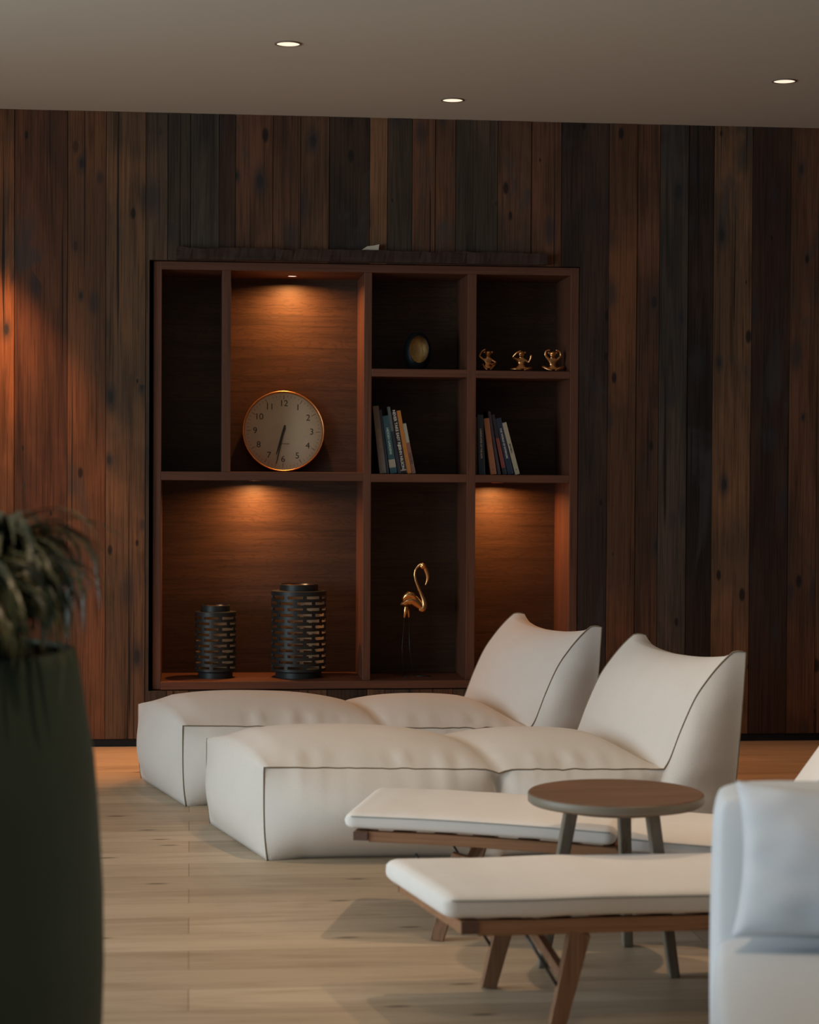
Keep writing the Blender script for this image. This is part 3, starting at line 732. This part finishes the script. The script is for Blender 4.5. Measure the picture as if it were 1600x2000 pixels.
# ------------------------------------------------------------------ mattress sweep
def sweep(path, W, th, k=0.0, r=.018, puff=.006, nseg=30, er=.03, seed=0, dip=None):
    """rounded cushion: path = bottom line points (x,z); width along +y; local shear k"""
    pts = catmull([(x, 0, z) for x, z in path], nseg)
    bm = bmesh.new(); rings = []
    L = [0]
    for a, b in zip(pts, pts[1:]): L.append(L[-1]+(b-a).length)
    tot = L[-1]; M_ = 44; top_edge = {0: [], 1: []}
    extra = [0, .1, .3, .6]
    idx = list(range(len(pts)))
    for i in idx:
        p = pts[i]; t = (pts[min(i+1, len(pts)-1)]-pts[max(i-1, 0)]).normalized(); n = Vector((-t.z, 0, t.x))
        d = min(L[i], tot-L[i]); f = 1 if d >= er else math.sqrt(max(0.0, 1-((er-d)/er)**2))
        ins = (1-f)*r*1.2
        ring = []
        for m in range(M_):
            a = 2*PI*(m+.5)/M_; ca, sa = math.cos(a), math.sin(a); pw = .16
            u = math.copysign(abs(ca)**pw, ca); v = math.copysign(abs(sa)**.42, sa)
            uu = u*(W/2-ins); vv = v*(th/2-ins*.9)
            q = 1-min(1, abs(u))**2
            if sa > 0: vv += puff*(1-abs(uu/(W/2))**3)*min(1, d/.08)
            y = W/2+uu; c = p+n*(th/2+vv); c.y = y; c.x -= k*y
            wv = .0016*mnoise.noise(Vector((c.x*12+seed, c.y*9, c.z*12))); c += n*wv
            ring.append(bm.verts.new(c))
        rings.append(ring)
    for A, B in zip(rings, rings[1:]):
        for m in range(M_): bm.faces.new((A[m], A[(m+1) % M_], B[(m+1) % M_], B[m]))
    bm.faces.new(rings[0][::-1]); bm.faces.new(rings[-1])
    # seam loop under the top edge
    def edge(side):
        out = []
        for i in idx:
            d = min(L[i], tot-L[i])
            if d < er*.5: continue
            p = pts[i]; t = (pts[min(i+1, len(pts)-1)]-pts[max(i-1, 0)]).normalized(); n = Vector((-t.z, 0, t.x))
            y = -.0004 if side == 0 else W+.0004; c = p+n*(th*.80); c.y = y; c.x -= k*y; out.append(c)
        return out
    return bm, edge(0), edge(1)
def lounger(loc, rz, label, path, backpath, W, k, sm_, rail, legs, group='low wooden loungers', th=.055, fr=.033, seed=0):
    t = empty('wooden_lounger', label, 'lounger', loc, rz, group)
    for nm, pth in (('mattress', path), ('backrest_mattress', backpath)):
        bm, e0, e1 = sweep(pth, W, th, k if nm == 'mattress' else k, seed=seed); mo = obj(nm, bm, M_matt, t, True)
        for e in (e0, e1):
            pb = bmesh.new(); tube(pb, e, .0016, 6); obj('seam', pb, M_pipe2, mo, True)
    # frame rails follow the mattress underside
    for side in (0, 1):
        bm = bmesh.new(); y0, y1 = (.004, .030) if side == 0 else (W-.030, W-.004)
        pp = [(x, z) for x, z in rail]; vs = []
        for x, z in pp:
            vs.append([bm.verts.new((x-k*yy, yy, zz)) for yy, zz in ((y0, z-fr), (y1, z-fr), (y1, z-.001), (y0, z-.001))])
        for A, B in zip(vs, vs[1:]):
            for m in range(4): bm.faces.new((A[m], A[(m+1) % 4], B[(m+1) % 4], B[m]))
        bm.faces.new(vs[0][::-1]); bm.faces.new(vs[-1]); obj('side_rail', bm, M_lounge_wood, t, bevel=.002)
    for xe, nm in ((rail[0][0]-.002, 'crossbar'),):
        x, z = rail[0]
        bm = bmesh.new(); Mx = Matrix.Identity(4); Mx[0][1] = -k
        box(bm, x-.038, x, .004, W-.004, z-fr*.85, z-.001, Mx); cb = obj('crossbar', bm, M_lounge_wood, t, bevel=.002)
        for ya, yb in ((-.002, .0035), (W-.0035, W+.002)):
            bm = bmesh.new(); box(bm, x-.038, x-.0005, ya, yb, z-fr*.85, z-.001, Mx); obj('crossbar_end', bm, M_endgrain, cb)
    for j in range(9):             # slats under the cushion
        x = rail[0][0]+.06+j*.11
        zz = None
        for (xa, za), (xb, zb) in zip(rail, rail[1:]):
            if xa <= x <= xb: zz = za+(zb-za)*(x-xa)/(xb-xa)
        if zz is None: continue
        bm = bmesh.new(); box(bm, x, x+.05, .0305, W-.0305, zz-.016, zz-.003, Mx); obj('slat', bm, M_lounge_wood, t)
    for (fx, tx, yy, foot_y) in legs:
        bm = bmesh.new(); zt = .212
        beam(bm, (tx-k*yy, yy, zt+.004), (fx-k*yy, foot_y, .0), .048, .030, .036, .026); lg = obj('leg', bm, M_leg_wood, t, bevel=.002)
        for v in lg.data.vertices:
            if v.co.z < .03: v.co.z = max(v.co.z, 0) if v.co.z > .001 else 0
        f = .36; p = Vector((fx+(tx-fx)*f-k*yy, foot_y+(yy-foot_y)*f, .21*f)); sgn = -1 if tx > fx else 1
        bm = bmesh.new(); tube(bm, [p, (p.x+sgn*.085, yy, .214)], .0035, 8); obj('brace_rod', bm, M_rod, lg, True)
    bm = bmesh.new(); (f0, t0, y0, g0), (f1, t1, y1, g1) = legs[0], legs[1]
    beam(bm, (t0-.03-k*y0, y0+.005, .115), (t1+.010-k*y1, y1-.005, .200), .026, .016, side=(1, 0, 0)); obj('diagonal_brace', bm, M_leg_wood, t)
    return t
# front lounger: its foot end at (.544,-4.629), running right
W1 = .452
p1 = [(0, .249), (.18, .247), (.34, .249), (.60, .248), (.85, .246), (1.06, .244)]
b1 = [(1.085, .248), (1.22, .41), (1.36, .60), (1.47, .74)]
lounger((.544, -4.629, 0), math.radians(1.6), 'low wooden lounger with white mattress, the one nearest the camera', p1, b1, W1, .17, None,
        [(.075, .248), (.20, .246), (.34, .248), (.60, .247), (.85, .245), (1.06, .243)],
        [(.250, .302, .018, .012), (.235, .290, W1-.05, W1-.055), (1.02, .98, .018, .012), (1.02, .98, W1-.05, W1-.055)], seed=2)
W2 = .46
p2 = [(0, .272), (.25, .270), (.50, .262), (.712, .252)]
p2b = [(.722, .240), (.85, .232), (1.0, .226), (1.10, .226)]
lo2 = lounger((.400, -3.640, 0), math.radians(-16), 'low wooden lounger with white mattress behind the round side table', p2, [(1.115, .232), (1.20, .345), (1.32, .52), (1.42, .66)], W2, 0, None,
        [(.066, .2705), (.25, .269), (.50, .261), (.712, .2505), (.722, .238), (1.0, .225), (1.11, .225)],
        [(.255, .311, .018, -.028), (.255, .311, W2-.018, W2+.01), (1.02, .98, .018, -.01), (1.02, .98, W2-.018, W2+.01)], fr=.028, seed=6, th=.046)
bm, e0, e1 = sweep(p2b, W2, .046, 0, seed=11); mo = obj('seat_mattress', bm, M_matt, lo2, True)
for e in (e0, e1):
    pb = bmesh.new(); tube(pb, e, .0016, 6); obj('seam', pb, M_pipe2, mo, True)

# ------------------------------------------------------------------ round side table
tb = empty('side_table', 'round brown wooden side table on three splayed legs', 'table', (1.045, -4.015, 0))
bm = bmesh.new(); lathe(bm, [(0, .424), (.213, .424), (.2155, .4215), (.2155, .402), (.211, .398), (0, .398)], 80); bm.faces.ensure_lookup_table()
o = obj('tabletop', bm, M_table_top, tb)
bm = bmesh.new(); lathe(bm, [(.2153, .4215), (.2165, .4205), (.2165, .402), (.2153, .401)], 80); obj('edge_band', bm, plain('table_edge_ash', (.19, .16, .12), .5), tb, True)
bm = bmesh.new(); lathe(bm, [(0, .398), (.150, .398), (.146, .384), (0, .384)], 60); obj('under_plate', bm, M_table_leg, tb)
for a in (-52, 68, 188):
    ca, sa = math.cos(math.radians(a)), math.sin(math.radians(a))
    bm = bmesh.new(); beam(bm, (.115*ca, .115*sa, .386), (.187*ca, .187*sa, 0), .032, .032, .026, .026, side=(0, 1, 0)); lg = obj('leg', bm, M_table_leg, tb, bevel=.004)
    for v in lg.data.vertices:
        if v.co.z < .02: v.co.z = 0

# ------------------------------------------------------------------ sofa and pillow
sf_ = empty('sofa', 'pale blue grey fabric sofa cut off by the right edge', 'sofa', (.893, -5.55, 0), math.radians(-14))
def cushion(name, x0, x1, y0, y1, z0, z1, r, parent, m, puff=.01, n=12, Mx=None, seed=0):
    bm = bmesh.new(); D = {}
    def P(i, j, k):
        u, v, w_ = i/n*2-1, j/n*2-1, k/n*2-1
        hx, hy, hz = (x1-x0)/2, (y1-y0)/2, (z1-z0)/2
        # nonuniform spacing towards edges
        g = lambda s: math.copysign(1-(1-abs(s))**1.6, s)
        p = Vector((g(u)*hx, g(v)*hy, g(w_)*hz)); q = Vector((max(-hx+r, min(hx-r, p.x)), max(-hy+r, min(hy-r, p.y)), max(-hz+r, min(hz-r, p.z))))
        d = p-q
        if d.length > 1e-6: p = q+d.normalized()*r
        bx = (1-g(v)**2)*(1-g(w_)**2); by = (1-g(u)**2)*(1-g(w_)**2); bz = (1-g(u)**2)*(1-g(v)**2)
        p.x += puff*bx*math.copysign(1, u)*abs(u)**3; p.y += puff*by*math.copysign(1, v)*abs(v)**3; p.z += puff*bz*math.copysign(1, w_)*abs(w_)**3
        p += Vector(((x0+x1)/2, (y0+y1)/2, (z0+z1)/2)); return p
    def V(i, j, k):
        if (i, j, k) not in D: D[(i, j, k)] = bm.verts.new(P(i, j, k))
        return D[(i, j, k)]
    for a in range(n):
        for b in range(n):
            for c in (0, n):
                bm.faces.new((V(a, b, c), V(a+1, b, c), V(a+1, b+1, c), V(a, b+1, c))); bm.faces.new((V(a, c, b), V(a+1, c, b), V(a+1, c, b+1), V(a, c, b+1)))
                bm.faces.new((V(c, a, b), V(c, a+1, b), V(c, a+1, b+1), V(c, a, b+1)))
    if Mx: bm.transform(Mx)
    return obj(name, bm, m, parent, True, sub=1)
cushion('backrest', .0, 1.9, .005, .20, .10, .668, .045, sf_, M_sofa, .006)
cushion('seat_cushion', .004, 1.88, -.66, .004, .27, .432, .035, sf_, M_sofa, .012)
cushion('seat_base', .012, 1.88, -.64, .004, .07, .272, .02, sf_, M_sofa, .002)
for x in (.06, 1.8):
    for y in (-.58, .12):
        boxo('foot', (x, x+.05, y, y+.05, 0, .10), M_darkmetal, sf_)

pl = empty('throw_pillow', 'pale blue throw pillow leaning on the sofa backrest', 'pillow', (1.130, -5.660, .438), math.radians(-11))
bm = bmesh.new(); n = 36; Wp, Hp, Tp = .235, .130, .080; D = {}
def PP(i, j, s):
    u, v = i/n*2-1, j/n*2-1
    e = (1-u*u)*(1-v*v); th = Tp*(max(e, 0))**.42
    pinch = 1-.075*(1-v*v)*abs(u)**3; pinv = 1-.09*(1-u*u)*abs(v)**3
    x = u*Wp*pinch; z = v*Hp*pinv
    y = s*th
    wr = .009*mnoise.noise(Vector((x*14, s*2, z*22)))*(1-e)**.5*(1 if e > .01 else 0)+.006*math.sin(u*9+v*3+s)*e*(abs(u)**2)
    return Vector((x, y+s*wr, z))
for i in range(n+1):
    for j in range(n+1):
        D[(i, j, 1)] = bm.verts.new(PP(i, j, 1)); D[(i, j, -1)] = D[(i, j, 1)] if (i in (0, n) or j in (0, n)) else bm.verts.new(PP(i, j, -1))
for i in range(n):
    for j in range(n):
        for s in (1, -1):
            q = (D[(i, j, s)], D[(i+1, j, s)], D[(i+1, j+1, s)], D[(i, j+1, s)]); bm.faces.new(q if s < 0 else q[::-1])
bm.transform(Matrix.Translation((0, -.060, .133)) @ Matrix.Rotation(math.radians(-12), 4, 'X') @ Matrix.Rotation(math.radians(2), 4, 'Y'))
obj('cover', bm, M_pillow, pl, True, sub=1)

# ------------------------------------------------------------------ planter and plant
pt = empty('potted_plant', 'drooping strap leaved plant in a tall dark planter at the left edge', 'potted plant', (-.43, -5.90, 0))
bm = bmesh.new()
prof = [(0, 0), (.235, 0), (.255, .02), (.278, .15), (.296, .30), (.303, .40), (.305, .477), (.3035, .59), (.297, .70), (.290, .79), (.279, .85), (.267, .925), (.262, .948), (.250, .950), (.246, .935), (.246, .90), (0, .90)]
lathe(bm, prof, 96); obj('planter', bm, M_planter, pt, True)
bm = bmesh.new(); lathe(bm, [(0, .965), (.15, .958), (.2465, .944)], 32); obj('soil', bm, M_soil, pt)
bm = bmesh.new()
crowns = [((.155, .02, 1.08), 230), ((.12, -.12, 1.03), 160), ((-.03, .10, 1.13), 110), ((-.02, -.12, 1.05), 90), ((-.17, 0, 1.12), 80)]
for (c, nn) in crowns:
    cx, cy, cz = c
    for q in range(nn):
        a = random.uniform(0, 2*PI); L = random.uniform(.15, .31); rise = random.uniform(-.15, 1.2)
        w_ = random.uniform(.0040, .0072); d = Vector((math.cos(a), math.sin(a), 0)); pts = []; pos = Vector((cx, cy, cz+random.uniform(-.03, .03))); ang = rise
        ns = 9
        for s in range(ns):
            pts.append(pos.copy())
            rr = math.hypot(pos.x, pos.y)
            if pos.z < (.905 if rr > .285 and pos.x > .245 else .968): break
            pos = pos+(d*math.cos(ang)+Vector((0, 0, math.sin(ang))))*(L/ns); ang -= random.uniform(.22, .46) if ang > -1.4 else 0
        side = d.cross(Vector((0, 0, 1))).normalized(); prev = None
        for s, p in enumerate(pts):
            f = s/max(len(pts)-1, 1); ww = w_*(.55+.9*f*(1-f)*2)*(1-f**4)+.0004
            A_, B_, C_ = bm.verts.new(p-side*ww), bm.verts.new(p-Vector((0, 0, ww*.45))), bm.verts.new(p+side*ww)
            if prev: bm.faces.new((prev[0], prev[1], B_, A_)); bm.faces.new((prev[1], prev[2], C_, B_))
            prev = (A_, B_, C_)
me = bpy.data.meshes.new('foliage'); bm.to_mesh(me); bm.free(); fo = link('foliage', me, M_leaf, pt, True)
bm = bmesh.new()
for (c, nn) in crowns: tube(bm, [(c[0]*.35, c[1]*.5, .905), (c[0]*.7, c[1]*.8, .98), (c[0], c[1], c[2]+.01)], [.014, .012, .010], 10, 4)
obj('stem', bm, plain('plant_stem', (.08, .07, .04), .8), pt, True)
